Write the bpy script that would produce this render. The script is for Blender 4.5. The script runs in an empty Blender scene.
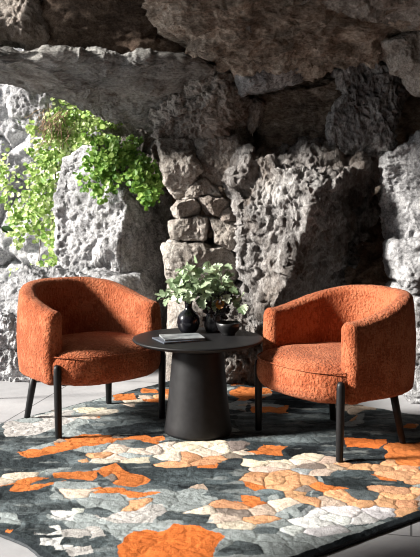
import bpy, bmesh, math, random
import numpy as np
from mathutils import Vector, Matrix

S = bpy.context.scene
COL = S.collection
PI = math.pi
F, CX, HY, CH = 900.0, 210.0, 184.0, 1.26       # focal length in pixels, frame centre, horizon row, eye height


def at(px, py, Y):
    return ((px - CX) * Y / F, Y, CH - (py - HY) * Y / F)


def ground(px, py):
    Y = F * CH / (py - HY)
    return ((px - CX) * Y / F, Y)


# ------------------------------------------------------------------ object helpers
def tag(o, label=None, cat=None, group=None, kind=None):
    if label: o['label'] = label
    if cat: o['category'] = cat
    if group: o['group'] = group
    if kind: o['kind'] = kind
    return o


def empty(name, loc, rz=0.0):
    o = bpy.data.objects.new(name, None)
    COL.objects.link(o)
    o.location = loc
    o.rotation_euler = (0, 0, rz)
    o.empty_display_size = 0.1
    return o


def mesh(name, V, Fc, mat, parent=None, smooth=True, colors=None):
    me = bpy.data.meshes.new(name)
    V = np.asarray(V, dtype=np.float32)
    if isinstance(Fc, np.ndarray):
        n = Fc.shape[1]
        me.vertices.add(len(V)); me.vertices.foreach_set('co', V.ravel())
        me.loops.add(Fc.size); me.loops.foreach_set('vertex_index', Fc.ravel().astype(np.int32))
        me.polygons.add(len(Fc))
        me.polygons.foreach_set('loop_start', np.arange(0, Fc.size, n, dtype=np.int32))
        me.polygons.foreach_set('loop_total', np.full(len(Fc), n, dtype=np.int32))
        me.update(calc_edges=True)
    else:
        me.from_pydata([tuple(map(float, v)) for v in V], [], [tuple(f) for f in Fc])
        me.update()
    me.validate()
    if smooth:
        me.polygons.foreach_set('use_smooth', np.ones(len(me.polygons), dtype=bool))
    if colors is not None:
        a = me.color_attributes.new('pattern', 'FLOAT_COLOR', 'POINT')
        a.data.foreach_set('color', np.asarray(colors, dtype=np.float32).ravel())
    if mat: me.materials.append(mat)
    o = bpy.data.objects.new(name, me)
    COL.objects.link(o)
    if parent: o.parent = parent
    return o


def obj_bm(name, bm, mat, parent=None, smooth=True):
    bmesh.ops.recalc_face_normals(bm, faces=bm.faces)
    me = bpy.data.meshes.new(name)
    bm.to_mesh(me); bm.free()
    if smooth:
        me.polygons.foreach_set('use_smooth', np.ones(len(me.polygons), dtype=bool))
    if mat: me.materials.append(mat)
    o = bpy.data.objects.new(name, me)
    COL.objects.link(o)
    if parent: o.parent = parent
    return o


# ------------------------------------------------------------------ noise (numpy)
def _hash(ix, iy, iz, seed):
    n = (ix * 374761393 + iy * 668265263 + iz * 1442695041 + seed * 974634777) & 0xFFFFFFFF
    n = ((n ^ (n >> 13)) * 1274126177) & 0xFFFFFFFF
    n = ((n ^ (n >> 16)) * 2246822519) & 0xFFFFFFFF
    return (n ^ (n >> 15)) & 0xFFFFFFFF


def vnoise(p, seed=0):
    """smooth value noise in -1..1"""
    f = np.floor(p); i = f.astype(np.int64); t = p - f
    u = t * t * t * (t * (t * 6 - 15) + 10)
    r = 0
    for dx in (0, 1):
        wx = u[:, 0] if dx else 1 - u[:, 0]
        for dy in (0, 1):
            wy = u[:, 1] if dy else 1 - u[:, 1]
            for dz in (0, 1):
                wz = u[:, 2] if dz else 1 - u[:, 2]
                h = _hash(i[:, 0] + dx, i[:, 1] + dy, i[:, 2] + dz, seed) / 4294967295.0
                r = r + wx * wy * wz * h
    return r * 2 - 1


def fbm(p, octv=5, seed=0, gain=0.5, lac=2.03):
    a, r, tot = 1.0, 0, 0
    for k in range(octv):
        r = r + a * vnoise(p * lac ** k + 17.3 * k, seed + k)
        tot += a; a *= gain
    return r / tot


def ridged(p, octv=5, seed=0, gain=0.55, lac=2.1):
    a, r, tot = 1.0, 0, 0
    for k in range(octv):
        r = r + a * (1 - 2 * np.abs(vnoise(p * lac ** k + 9.1 * k, seed + 50 + k)))
        tot += a; a *= gain
    return r / tot


def worley(p, seed=0):
    """distance to nearest and second nearest jittered site"""
    i = np.floor(p).astype(np.int64)
    d1 = np.full(len(p), 9.0); d2 = np.full(len(p), 9.0); cid = np.zeros(len(p))
    for dx in (-1, 0, 1):
        for dy in (-1, 0, 1):
            for dz in (-1, 0, 1):
                c = i + np.array([dx, dy, dz])
                h0 = _hash(c[:, 0], c[:, 1], c[:, 2], seed) / 4294967295.0
                h1 = _hash(c[:, 0], c[:, 1], c[:, 2], seed + 7) / 4294967295.0
                h2 = _hash(c[:, 0], c[:, 1], c[:, 2], seed + 13) / 4294967295.0
                q = c + np.stack([h0, h1, h2], 1)
                d = np.sqrt(((p - q) ** 2).sum(1))
                m = d < d1
                d2 = np.where(m, d1, np.minimum(d2, d)); cid = np.where(m, h0, cid)
                d1 = np.where(m, d, d1)
    return d1, d2, cid


# ------------------------------------------------------------------ materials
def nodemat(name):
    m = bpy.data.materials.new(name)
    m.use_nodes = True
    nt = m.node_tree
    b = nt.nodes['Principled BSDF']
    return m, nt, b


def N(nt, t, **kw):
    n = nt.nodes.new(t)
    for k, v in kw.items():
        if k in n.inputs.keys(): n.inputs[k].default_value = v
        else: setattr(n, k, v)
    return n


def ramp(nt, src, stops):
    r = nt.nodes.new('ShaderNodeValToRGB')
    e = r.color_ramp.elements
    while len(e) < len(stops): e.new(0.5)
    for el, (pos, c) in zip(e, stops):
        el.position = pos
        el.color = (*c, 1) if len(c) == 3 else c
    nt.links.new(src, r.inputs['Fac'])
    return r


def mapping(nt, scale=(1, 1, 1), coord='Object', rot=(0, 0, 0)):
    tc = nt.nodes.new('ShaderNodeTexCoord')
    mp = nt.nodes.new('ShaderNodeMapping')
    mp.inputs['Scale'].default_value = scale
    mp.inputs['Rotation'].default_value = rot
    nt.links.new(tc.outputs[coord], mp.inputs['Vector'])
    return mp.outputs['Vector']


def bumps(nt, b, items):
    """chain of bump nodes: (height socket, strength, distance)"""
    prev = None
    for h, s, d in items:
        bp = nt.nodes.new('ShaderNodeBump')
        bp.inputs['Strength'].default_value = s
        bp.inputs['Distance'].default_value = d
        nt.links.new(h, bp.inputs['Height'])
        if prev: nt.links.new(prev, bp.inputs['Normal'])
        prev = bp.outputs['Normal']
    nt.links.new(prev, b.inputs['Normal'])


def rock_mat(name, dark, mid, light, scale=3.0, stretch=(1, 1, 1), stain=None, stain_amt=0.5, bump=1.0, rough=0.92):
    m, nt, b = nodemat(name)
    v = mapping(nt, stretch)
    n1 = N(nt, 'ShaderNodeTexNoise', Scale=scale, Detail=10.0, Roughness=0.68)
    n2 = N(nt, 'ShaderNodeTexNoise', Scale=scale * 11, Detail=8.0, Roughness=0.7)
    n3 = N(nt, 'ShaderNodeTexNoise', Scale=scale * 0.45, Detail=5.0, Roughness=0.6)
    vo = N(nt, 'ShaderNodeTexVoronoi', Scale=scale * 9, feature='F1')
    for n in (n1, n2, n3, vo): nt.links.new(v, n.inputs['Vector'])
    mx = N(nt, 'ShaderNodeMath', operation='MULTIPLY_ADD')
    nt.links.new(n2.outputs['Fac'], mx.inputs[0]); mx.inputs[1].default_value = 0.45
    nt.links.new(n1.outputs['Fac'], mx.inputs[2])
    r = ramp(nt, mx.outputs[0], [(0.55, dark), (0.70, mid), (0.86, light)])
    n4 = N(nt, 'ShaderNodeTexNoise', Scale=scale * 24, Detail=6.0, Roughness=0.75)
    nt.links.new(v, n4.inputs['Vector'])
    rg = ramp(nt, n4.outputs['Fac'], [(0.36, (0.45,) * 3), (0.52, (1.0,) * 3), (0.68, (1.35,) * 3)])
    ms = N(nt, 'ShaderNodeMix', data_type='RGBA', blend_type='MULTIPLY')
    ms.inputs['Factor'].default_value = 0.9
    nt.links.new(r.outputs['Color'], ms.inputs['A']); nt.links.new(rg.outputs['Color'], ms.inputs['B'])
    out = ms.outputs['Result']
    if stain:
        rs = ramp(nt, n3.outputs['Fac'], [(0.42, (0, 0, 0)), (0.62, (stain_amt,) * 3)])
        mc = N(nt, 'ShaderNodeMix', data_type='RGBA')
        nt.links.new(rs.outputs['Color'], mc.inputs['Factor'])
        nt.links.new(out, mc.inputs['A']); mc.inputs['B'].default_value = (*stain, 1)
        out = mc.outputs['Result']
    nt.links.new(out, b.inputs['Base Color'])
    b.inputs['Roughness'].default_value = rough
    b.inputs['Specular IOR Level'].default_value = 0.25
    bumps(nt, b, [(n1.outputs['Fac'], 0.9 * bump, 0.06), (n2.outputs['Fac'], 1.0 * bump, 0.022), (vo.outputs['Distance'], 0.35 * bump, 0.008)])
    return m


M = {}
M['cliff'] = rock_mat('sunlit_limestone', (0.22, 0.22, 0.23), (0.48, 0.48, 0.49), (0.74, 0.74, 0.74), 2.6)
M['limestone'] = rock_mat('grey_limestone', (0.13, 0.13, 0.135), (0.38, 0.38, 0.39), (0.66, 0.66, 0.67), 3.2)
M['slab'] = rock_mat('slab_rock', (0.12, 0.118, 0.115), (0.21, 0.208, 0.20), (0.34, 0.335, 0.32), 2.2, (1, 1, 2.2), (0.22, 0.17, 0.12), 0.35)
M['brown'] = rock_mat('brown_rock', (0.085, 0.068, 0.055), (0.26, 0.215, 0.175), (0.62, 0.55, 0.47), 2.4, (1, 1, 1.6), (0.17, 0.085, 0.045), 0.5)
M['crust'] = rock_mat('crusted_boulder', (0.05, 0.043, 0.038), (0.21, 0.20, 0.195), (0.46, 0.45, 0.44), 2.6, (1.5, 1, 0.8), (0.11, 0.075, 0.05), 0.8)
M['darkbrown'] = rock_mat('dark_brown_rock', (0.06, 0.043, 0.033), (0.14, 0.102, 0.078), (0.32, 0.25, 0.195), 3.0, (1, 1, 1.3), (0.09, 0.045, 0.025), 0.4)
M['tan'] = rock_mat('tan_fieldstone', (0.17, 0.145, 0.125), (0.40, 0.37, 0.335), (0.66, 0.63, 0.595), 4.0, (1, 1, 1), (0.24, 0.18, 0.135), 0.35)
M['column'] = rock_mat('column_rock', (0.10, 0.088, 0.078), (0.30, 0.275, 0.25), (0.56, 0.53, 0.49), 3.4, (1, 1, 1), (0.16, 0.10, 0.07), 0.5)
M['greydark'] = rock_mat('dark_grey_rock', (0.09, 0.09, 0.092), (0.25, 0.25, 0.255), (0.52, 0.52, 0.53), 3.4)
M['greycrust'] = rock_mat('grey_crust_rock', (0.08, 0.077, 0.077), (0.28, 0.275, 0.275), (0.62, 0.61, 0.60), 3.0, (1.4, 1, 0.8), (0.10, 0.075, 0.06), 0.4)
M['smooth'] = rock_mat('smooth_dark_face', (0.10, 0.088, 0.08), (0.17, 0.15, 0.135), (0.27, 0.245, 0.22), 2.6, (1, 1, 1), (0.12, 0.085, 0.065), 0.4, 0.6)


def floor_mat():
    m, nt, b = nodemat('worn_stone_floor')
    v = mapping(nt)
    n1 = N(nt, 'ShaderNodeTexNoise', Scale=2.2, Detail=9.0, Roughness=0.65)
    n2 = N(nt, 'ShaderNodeTexNoise', Scale=38.0, Detail=6.0, Roughness=0.7)
    br = N(nt, 'ShaderNodeTexBrick', Scale=1.0)
    br.inputs['Color1'].default_value = (1, 1, 1, 1); br.inputs['Color2'].default_value = (0.9, 0.9, 0.9, 1)
    br.inputs['Mortar'].default_value = (0.3, 0.3, 0.3, 1)
    br.inputs['Mortar Size'].default_value = 0.004
    br.inputs['Brick Width'].default_value = 1.4; br.inputs['Row Height'].default_value = 1.1
    vr = mapping(nt, (1, 1, 1), 'Object', (0, 0, 0.22))
    nt.links.new(vr, br.inputs['Vector'])
    for n in (n1, n2): nt.links.new(v, n.inputs['Vector'])
    r = ramp(nt, n1.outputs['Fac'], [(0.3, (0.28, 0.28, 0.29)), (0.55, (0.38, 0.38, 0.39)), (0.75, (0.46, 0.46, 0.465))])
    mc = N(nt, 'ShaderNodeMix', data_type='RGBA', blend_type='MULTIPLY')
    mc.inputs['Factor'].default_value = 1.0
    nt.links.new(r.outputs['Color'], mc.inputs['A']); nt.links.new(br.outputs['Color'], mc.inputs['B'])
    nt.links.new(mc.outputs['Result'], b.inputs['Base Color'])
    b.inputs['Roughness'].default_value = 0.75
    bumps(nt, b, [(n1.outputs['Fac'], 0.3, 0.02), (n2.outputs['Fac'], 0.3, 0.003), (br.outputs['Fac'], 0.4, -0.004)])
    return m


M['floor'] = floor_mat()


def fabric_mat():
    m, nt, b = nodemat('rust_boucle')
    v1 = mapping(nt, (1, 1, 1)); v2 = mapping(nt, (1, 1, 0.45))
    n0 = N(nt, 'ShaderNodeTexNoise', Scale=7.0, Detail=4.0, Roughness=0.6)
    n1 = N(nt, 'ShaderNodeTexNoise', Scale=100.0, Detail=4.0, Roughness=0.65)
    n2 = N(nt, 'ShaderNodeTexNoise', Scale=95.0, Detail=3.0, Roughness=0.6)
    vo = N(nt, 'ShaderNodeTexVoronoi', Scale=80.0)
    nt.links.new(v1, n0.inputs['Vector']); nt.links.new(v1, n1.inputs['Vector'])
    nt.links.new(v2, n2.inputs['Vector']); nt.links.new(v1, vo.inputs['Vector'])
    ad = N(nt, 'ShaderNodeMath', operation='MULTIPLY_ADD')
    nt.links.new(n2.outputs['Fac'], ad.inputs[0]); ad.inputs[1].default_value = 0.9
    nt.links.new(n0.outputs['Fac'], ad.inputs[2])
    r = ramp(nt, ad.outputs[0], [(0.56, (0.20, 0.047, 0.018)), (0.95, (0.30, 0.080, 0.033)), (1.0, (0.38, 0.12, 0.055))])
    nt.links.new(r.outputs['Color'], b.inputs['Base Color'])
    b.inputs['Roughness'].default_value = 0.95
    b.inputs['Specular IOR Level'].default_value = 0.1
    b.inputs['Sheen Weight'].default_value = 0.12
    b.inputs['Sheen Roughness'].default_value = 0.5
    b.inputs['Sheen Tint'].default_value = (1.0, 0.72, 0.55, 1)
    bumps(nt, b, [(n1.outputs['Fac'], 1.0, 0.009), (n2.outputs['Fac'], 0.8, 0.009), (vo.outputs['Distance'], 0.7, 0.006)])
    return m


M['fabric'] = fabric_mat()


def plain(name, col, rough=0.5, spec=0.5, bump=None, var=None):
    m, nt, b = nodemat(name)
    b.inputs['Base Color'].default_value = (*col, 1)
    b.inputs['Roughness'].default_value = rough
    b.inputs['Specular IOR Level'].default_value = spec
    v = mapping(nt)
    n = N(nt, 'ShaderNodeTexNoise', Scale=(bump or 40.0), Detail=5.0)
    nt.links.new(v, n.inputs['Vector'])
    lo = tuple(c * 0.8 for c in col); hi = tuple(min(1, c * 1.2) for c in col)
    if var: lo, hi = var
    r = ramp(nt, n.outputs['Fac'], [(0.35, lo), (0.65, hi)])
    nt.links.new(r.outputs['Color'], b.inputs['Base Color'])
    bumps(nt, b, [(n.outputs['Fac'], 0.12, 0.002)])
    return m


M['black_wood'] = plain('black_stained_wood', (0.008, 0.008, 0.009), 0.45, 0.25, 60)
M['black_matte'] = plain('black_matte_lacquer', (0.010, 0.010, 0.011), 0.5, 0.25, 30)
M['black_glaze'] = plain('black_glazed_ceramic', (0.008, 0.008, 0.011), 0.16, 0.6, 8)
M['black_bowl'] = plain('black_stoneware', (0.012, 0.012, 0.013), 0.38, 0.5, 40)
M['mottled'] = plain('mottled_pot', (0.08, 0.08, 0.09), 0.3, 0.5, 45, ((0.02, 0.02, 0.025), (0.20, 0.20, 0.22)))
M['charred'] = plain('dried_black_foliage', (0.03, 0.028, 0.03), 0.7, 0.3, 60, ((0.01, 0.009, 0.01), (0.09, 0.08, 0.085)))
M['paper'] = plain('book_paper', (0.62, 0.60, 0.56), 0.8, 0.2, 90)
M['cover_grey'] = plain('grey_book_cover', (0.22, 0.24, 0.27), 0.4, 0.5, 14, ((0.08, 0.09, 0.10), (0.30, 0.32, 0.33)))
M['cover_dark'] = plain('dark_book_cover', (0.07, 0.08, 0.10), 0.4, 0.5, 20)
M['twig'] = plain('twig_bark', (0.09, 0.06, 0.04), 0.8, 0.2, 60)
M['dry_twig'] = plain('dry_roots', (0.30, 0.21, 0.14), 0.85, 0.2, 60)
M['binding'] = plain('charcoal_binding', (0.05, 0.055, 0.06), 0.95, 0.1, 120)


def leaf_mat(name, lo, mid, hi, trans=0.35, rough=0.5):
    m, nt, b = nodemat(name)
    gm = N(nt, 'ShaderNodeNewGeometry')
    r = ramp(nt, gm.outputs['Random Per Island'], [(0.05, lo), (0.5, mid), (0.95, hi)])
    nt.links.new(r.outputs['Color'], b.inputs['Base Color'])
    b.inputs['Roughness'].default_value = rough
    tr = N(nt, 'ShaderNodeBsdfTranslucent')
    nt.links.new(r.outputs['Color'], tr.inputs['Color'])
    mx = N(nt, 'ShaderNodeMixShader')
    mx.inputs['Fac'].default_value = trans
    out = nt.nodes['Material Output']
    nt.links.new(b.outputs['BSDF'], mx.inputs[1]); nt.links.new(tr.outputs['BSDF'], mx.inputs[2])
    nt.links.new(mx.outputs['Shader'], out.inputs['Surface'])
    return m


M['lime_leaf'] = leaf_mat('lime_green_leaf', (0.15, 0.28, 0.05), (0.38, 0.53, 0.14), (0.74, 0.82, 0.45), 0.4)
M['green_leaf'] = leaf_mat('fresh_green_leaf', (0.07, 0.17, 0.022), (0.17, 0.33, 0.05), (0.36, 0.52, 0.13), 0.4)
M['mint_leaf'] = leaf_mat('pale_mint_leaf', (0.11, 0.17, 0.08), (0.32, 0.42, 0.25), (0.66, 0.74, 0.56), 0.3)
M['dark_leaf'] = leaf_mat('dark_green_leaf', (0.02, 0.05, 0.015), (0.03, 0.07, 0.02), (0.05, 0.10, 0.03), 0.15, 0.3)
M['amber_leaf'] = leaf_mat('amber_leaf', (0.55, 0.22, 0.03), (0.6, 0.25, 0.04), (0.6, 0.28, 0.05), 0.3)


def rug_mat():
    m, nt, b = nodemat('tufted_wool')
    at_ = N(nt, 'ShaderNodeAttribute', attribute_name='pattern')
    v = mapping(nt)
    n1 = N(nt, 'ShaderNodeTexNoise', Scale=140.0, Detail=4.0, Roughness=0.7)
    n2 = N(nt, 'ShaderNodeTexNoise', Scale=22.0, Detail=5.0, Roughness=0.7)
    vo = N(nt, 'ShaderNodeTexVoronoi', Scale=150.0)
    for n in (n1, n2, vo): nt.links.new(v, n.inputs['Vector'])
    ad = N(nt, 'ShaderNodeMath', operation='MULTIPLY_ADD')
    nt.links.new(n1.outputs['Fac'], ad.inputs[0]); ad.inputs[1].default_value = 0.6
    nt.links.new(n2.outputs['Fac'], ad.inputs[2])
    r = ramp(nt, ad.outputs[0], [(0.5, (0.66, 0.66, 0.66)), (1.0, (1.3, 1.3, 1.3))])
    mc = N(nt, 'ShaderNodeMix', data_type='RGBA', blend_type='MULTIPLY')
    mc.inputs['Factor'].default_value = 1.0
    nt.links.new(at_.outputs['Color'], mc.inputs['A']); nt.links.new(r.outputs['Color'], mc.inputs['B'])
    nt.links.new(mc.outputs['Result'], b.inputs['Base Color'])
    b.inputs['Roughness'].default_value = 1.0
    b.inputs['Specular IOR Level'].default_value = 0.05
    b.inputs['Sheen Weight'].default_value = 0.0
    bumps(nt, b, [(n2.outputs['Fac'], 0.5, 0.010), (n1.outputs['Fac'], 0.6, 0.004), (vo.outputs['Distance'], 0.3, 0.004)])
    return m


M['rug'] = rug_mat()

# ------------------------------------------------------------------ rock builders
_ICO = {}


def ico(n):
    if n not in _ICO:
        bm = bmesh.new()
        bmesh.ops.create_icosphere(bm, subdivisions=n, radius=1.0)
        bm.verts.ensure_lookup_table()
        V = np.array([v.co[:] for v in bm.verts]); Fc = np.array([[v.index for v in f.verts] for f in bm.faces])
        bm.free()
        _ICO[n] = (V, Fc)
    return _ICO[n]


def vnormals(V, Fc):
    a, b, c = V[Fc[:, 0]], V[Fc[:, 1]], V[Fc[:, 2]]
    fn = np.cross(b - a, c - a)
    n = np.zeros_like(V)
    for k in range(3):
        for ax in range(3):
            n[:, ax] += np.bincount(Fc[:, k], weights=fn[:, ax], minlength=len(V))
    return n / (np.linalg.norm(n, axis=1, keepdims=True) + 1e-12)


def rock_disp(p, nrm, size, rough, seed, pits=0.0, strat=1.0):
    """vector displacement along normals, p in metres"""
    q = p.copy(); q[:, 2] *= strat
    k = 1.0 / size
    wq = q + 0.10 * size * np.stack([fbm(q * 3 * k, 3, seed + 21), fbm(q * 3 * k, 3, seed + 22), fbm(q * 3 * k, 3, seed + 23)], 1)
    d = 0.07 * size * fbm(q * 1.7 * k + seed * 3.1, 3, seed)
    # fracture blocks: stepped offsets and cracks between them
    w1, w2, cid = worley(wq * (2.6 * k), seed + 1)
    d += 0.085 * size * rough * (cid - 0.5) * np.clip((w2 - w1) / 0.10, 0, 1)
    w1, w2, cid = worley(wq * (6.5 * k) + 5, seed + 2)
    d += 0.034 * size * rough * (cid - 0.5) * np.clip((w2 - w1) / 0.12, 0, 1)
    d += 0.050 * size * rough * ridged(wq * 3.6 * k + seed, 8, seed + 3, 0.6)
    if pits:
        w1, w2, _ = worley(q * 30 + 0.9 * fbm(q * 14, 3, seed)[:, None], seed + 5)
        d -= pits * 0.016 * np.clip(1 - 1.5 * w1, 0, 1) * (fbm(q * 5, 3, seed + 8) > -0.1)
        d -= pits * 0.012 * np.clip(fbm(wq * 13, 4, seed + 9, 0.6) - 0.12, 0, 1) * 2
        d += pits * 0.012 * ridged(wq * 20, 4, seed + 11)
    return nrm * d[:, None]


def rock(name, poly, Y, depth, mat, seed=1, sub=6, grow=1.0, tilt=(0, 0), box=3.0, facets=5, planes=(), rough=1.0, pits=0.6, strat=1.0, size=None, parent=None):
    """closed boulder: its outline as seen from the front, its distance Y, its half depth, faceted and eroded"""
    rs = np.random.RandomState(seed)
    P = np.array(poly, float)
    c = P.mean(0)
    P = c + (P - c) * grow
    D = []
    n = len(P)
    for i in range(n):
        a, b = P[i], P[(i + 1) % n]
        for t in np.linspace(0, 1, 24, endpoint=False): D.append(a + (b - a) * t)
    D = np.array(D) - c
    ang = np.arctan2(-D[:, 1], D[:, 0]); rad = np.hypot(D[:, 0], D[:, 1])
    o = np.argsort(ang); ang, rad = ang[o], rad[o]
    ang = np.concatenate([ang - 2 * PI, ang, ang + 2 * PI]); rad = np.concatenate([rad, rad, rad])
    V0, Fc = ico(sub)
    th = np.arctan2(V0[:, 2], V0[:, 0]); rho = np.hypot(V0[:, 0], V0[:, 2])
    t = (rho ** box + np.abs(V0[:, 1]) ** box) ** (-1.0 / box)
    R = np.interp(th, ang, rad)
    u = t * rho; v = t * V0[:, 1]
    px = c[0] + u * R * np.cos(th); py = c[1] - u * R * np.sin(th)
    Yp = Y + tilt[0] * (px - c[0]) + tilt[1] * (py - c[1])
    V = np.stack([(px - CX) * Yp / F, Yp + v * depth, CH - (py - HY) * Yp / F], 1)
    cen = V.mean(0)
    ext = V.max(0) - V.min(0)
    sz = size or float(np.sqrt(ext[0] * ext[2]))
    W = V - cen
    for k in range(facets):
        nn = rs.normal(size=3); nn[1] = -abs(nn[1]) * 1.1 - 0.3
        nn /= np.linalg.norm(nn)
        h = W @ nn
        lim = h.max() * rs.uniform(0.70, 0.9)
        W -= nn * (np.maximum(0, h - lim) * 0.97)[:, None]
    for nx, ny, nz, off in planes:
        nn = np.array([nx, ny, nz], float); nn /= np.linalg.norm(nn)
        h = W @ nn
        lim = off + 0.20 * min(sz, 0.75) * fbm(W * 2.2 + seed, 4, seed + 31)
        W -= nn * (np.maximum(0, h - lim) * 0.95)[:, None]
    V = W + cen
    nr = vnormals(V, Fc)
    V = V + rock_disp(V, nr, min(sz, 0.75), rough, seed, pits, strat)
    loc = V.mean(0); loc[2] = V[:, 2].min()
    ob = mesh(name, V - loc, Fc, mat, parent)
    ob.location = loc
    return ob


def sheet(name, P0, U, Vv, nu, nv, mat, amp=0.15, freq=1.2, seed=0, pits=0.5, thick=0.3, strat=1.0, steps=0.0):
    P0, U, Vv = map(lambda q: np.array(q, float), (P0, U, Vv))
    a, b = np.meshgrid(np.linspace(0, 1, nu), np.linspace(0, 1, nv), indexing='ij')
    p = P0 + a.ravel()[:, None] * U + b.ravel()[:, None] * Vv
    nn = np.cross(U, Vv); nn /= np.linalg.norm(nn)
    q = p.copy(); q[:, 2] *= strat
    d = amp * fbm(q * freq + seed, 4, seed) + amp * 0.55 * ridged(q * freq * 2.1, 6, seed + 4)
    w1, w2, cid = worley(q * freq * 1.5 + 0.3 * fbm(q * 3, 3, seed)[:, None], seed + 2)
    d += amp * 0.9 * (cid - 0.5) - amp * 0.6 * np.clip(1 - 6 * (w2 - w1), 0, 1)
    if pits:
        d -= pits * 0.06 * np.clip(fbm(q * 7, 5, seed + 5, 0.6) - 0.08, 0, 1) * 2
        d += pits * 0.035 * ridged(q * 7, 6, seed + 7, 0.6)
    p = p + nn * d[:, None]
    i = np.arange(nu * nv).reshape(nu, nv)
    Fc = np.stack([i[:-1, :-1].ravel(), i[1:, :-1].ravel(), i[1:, 1:].ravel(), i[:-1, 1:].ravel()], 1)
    o = mesh(name, p, Fc, mat)
    o['kind'] = 'structure'
    md = o.modifiers.new('thickness', 'SOLIDIFY'); md.thickness = thick; md.offset = -1
    return o


# ------------------------------------------------------------------ the setting
def slab_box(name, lo, hi, mat):
    bm = bmesh.new()
    bmesh.ops.create_cube(bm, size=1.0)
    for v in bm.verts:
        for k in range(3): v.co[k] = lo[k] if v.co[k] < 0 else hi[k]
    o = obj_bm(name, bm, mat, smooth=False)
    o['kind'] = 'structure'
    return o


slab_box('floor', (-9, -3.0, -0.2), (3.2, 9.5, 0.0), M['floor'])
# sunlit cliff outside, beyond the rock bridge
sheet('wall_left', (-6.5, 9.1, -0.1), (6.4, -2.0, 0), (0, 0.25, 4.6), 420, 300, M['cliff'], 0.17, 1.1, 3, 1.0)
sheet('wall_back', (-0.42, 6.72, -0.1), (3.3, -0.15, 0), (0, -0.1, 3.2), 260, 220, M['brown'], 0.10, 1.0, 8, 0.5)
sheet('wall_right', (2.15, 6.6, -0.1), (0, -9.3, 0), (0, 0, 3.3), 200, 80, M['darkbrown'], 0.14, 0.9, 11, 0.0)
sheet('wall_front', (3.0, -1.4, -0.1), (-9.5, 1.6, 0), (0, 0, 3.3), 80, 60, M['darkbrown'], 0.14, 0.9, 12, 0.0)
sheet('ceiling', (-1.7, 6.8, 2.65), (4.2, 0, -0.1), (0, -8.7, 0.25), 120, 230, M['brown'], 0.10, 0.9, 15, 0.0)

R_ = []


def boulder(name, label, cat, *a, group=None, **k):
    o = rock(name, *a, **k)
    tag(o, label, cat, group)
    R_.append(o)
    return o


# unseen roof part lowered at the front left, added to shade the right front floor
_c = bpy.data.objects['ceiling'].data
_v = np.empty(len(_c.vertices) * 3, np.float32); _c.vertices.foreach_get('co', _v); _v = _v.reshape(-1, 3)
_a = np.clip((3.3 - _v[:, 1]) / 0.6, 0, 1); _b = np.clip((-0.65 - _v[:, 0]) / 0.9, 0, 1)
_v[:, 2] -= 1.9 * (_a * _a * (3 - 2 * _a)) * (_b * _b * (3 - 2 * _b))
_c.vertices.foreach_set('co', _v.ravel()); _c.update()

# overhead rocks
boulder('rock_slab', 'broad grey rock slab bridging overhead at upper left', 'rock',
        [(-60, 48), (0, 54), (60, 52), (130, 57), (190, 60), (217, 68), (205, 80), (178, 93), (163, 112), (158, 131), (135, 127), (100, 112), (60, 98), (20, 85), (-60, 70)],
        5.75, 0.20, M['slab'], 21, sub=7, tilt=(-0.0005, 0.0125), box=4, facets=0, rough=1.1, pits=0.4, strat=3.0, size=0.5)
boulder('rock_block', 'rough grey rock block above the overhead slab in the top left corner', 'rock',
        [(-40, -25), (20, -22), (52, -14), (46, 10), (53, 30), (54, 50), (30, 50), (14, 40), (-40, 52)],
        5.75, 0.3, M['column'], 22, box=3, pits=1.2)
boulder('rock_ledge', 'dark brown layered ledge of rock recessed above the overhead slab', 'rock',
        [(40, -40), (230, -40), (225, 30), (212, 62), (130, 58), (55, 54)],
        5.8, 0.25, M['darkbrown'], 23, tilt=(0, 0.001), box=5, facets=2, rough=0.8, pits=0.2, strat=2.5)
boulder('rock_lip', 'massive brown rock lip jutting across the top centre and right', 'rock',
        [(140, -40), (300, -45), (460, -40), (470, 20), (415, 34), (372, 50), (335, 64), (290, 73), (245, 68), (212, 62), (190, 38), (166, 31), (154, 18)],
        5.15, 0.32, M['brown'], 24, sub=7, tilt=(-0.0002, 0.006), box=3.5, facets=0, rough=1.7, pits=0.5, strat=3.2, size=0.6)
boulder('rock_ledge', 'lighter tan layered ledge of rock in the top right corner', 'rock',
        [(270, -45), (470, -50), (475, 14), (425, 27), (388, 22), (352, 13), (312, 3), (280, -8)],
        4.85, 0.22, M['column'], 61, tilt=(0, 0.004), box=4, facets=1, rough=1.3, pits=0.3, strat=3.0, size=0.5)
boulder('stone', 'small grey stone wedged in the brown rock lip overhead', 'stone',
        [(230, 22), (240, 17), (252, 22), (253, 38), (243, 43), (233, 36)],
        5.0, 0.10, M['slab'], 25, sub=5, tilt=(0, 0.004))
boulder('rock', 'pale cream rock hanging at the upper right edge', 'rock',
        [(382, 44), (400, 36), (440, 22), (450, 95), (418, 92), (408, 76), (396, 70), (392, 56)],
        5.05, 0.2, M['tan'], 26, box=3, pits=0.2, facets=2)
boulder('stone', 'dark grey wedge shaped stone lying under the brown rock lip', 'stone',
        [(234, 70), (252, 66), (300, 66), (312, 74), (300, 82), (262, 92), (240, 96)],
        5.55, 0.18, M['greydark'], 27, box=4, facets=3, pits=0.3)
boulder('stone', 'small brown upright stone below the dark grey wedge stone', 'stone',
        [(246, 98), (256, 95), (262, 104), (260, 124), (250, 133), (245, 120)],
        5.75, 0.12, M['column'], 28, sub=5, pits=0.4)
boulder('rock', 'flat dark brown rock face between the wedge stone and the pitted boulder', 'rock',
        [(256, 96), (300, 80), (340, 72), (346, 110), (338, 150), (300, 150), (256, 156)],
        5.92, 0.2, M['brown'], 29, sub=6, box=6, facets=1, rough=0.6, pits=0.3)
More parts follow.
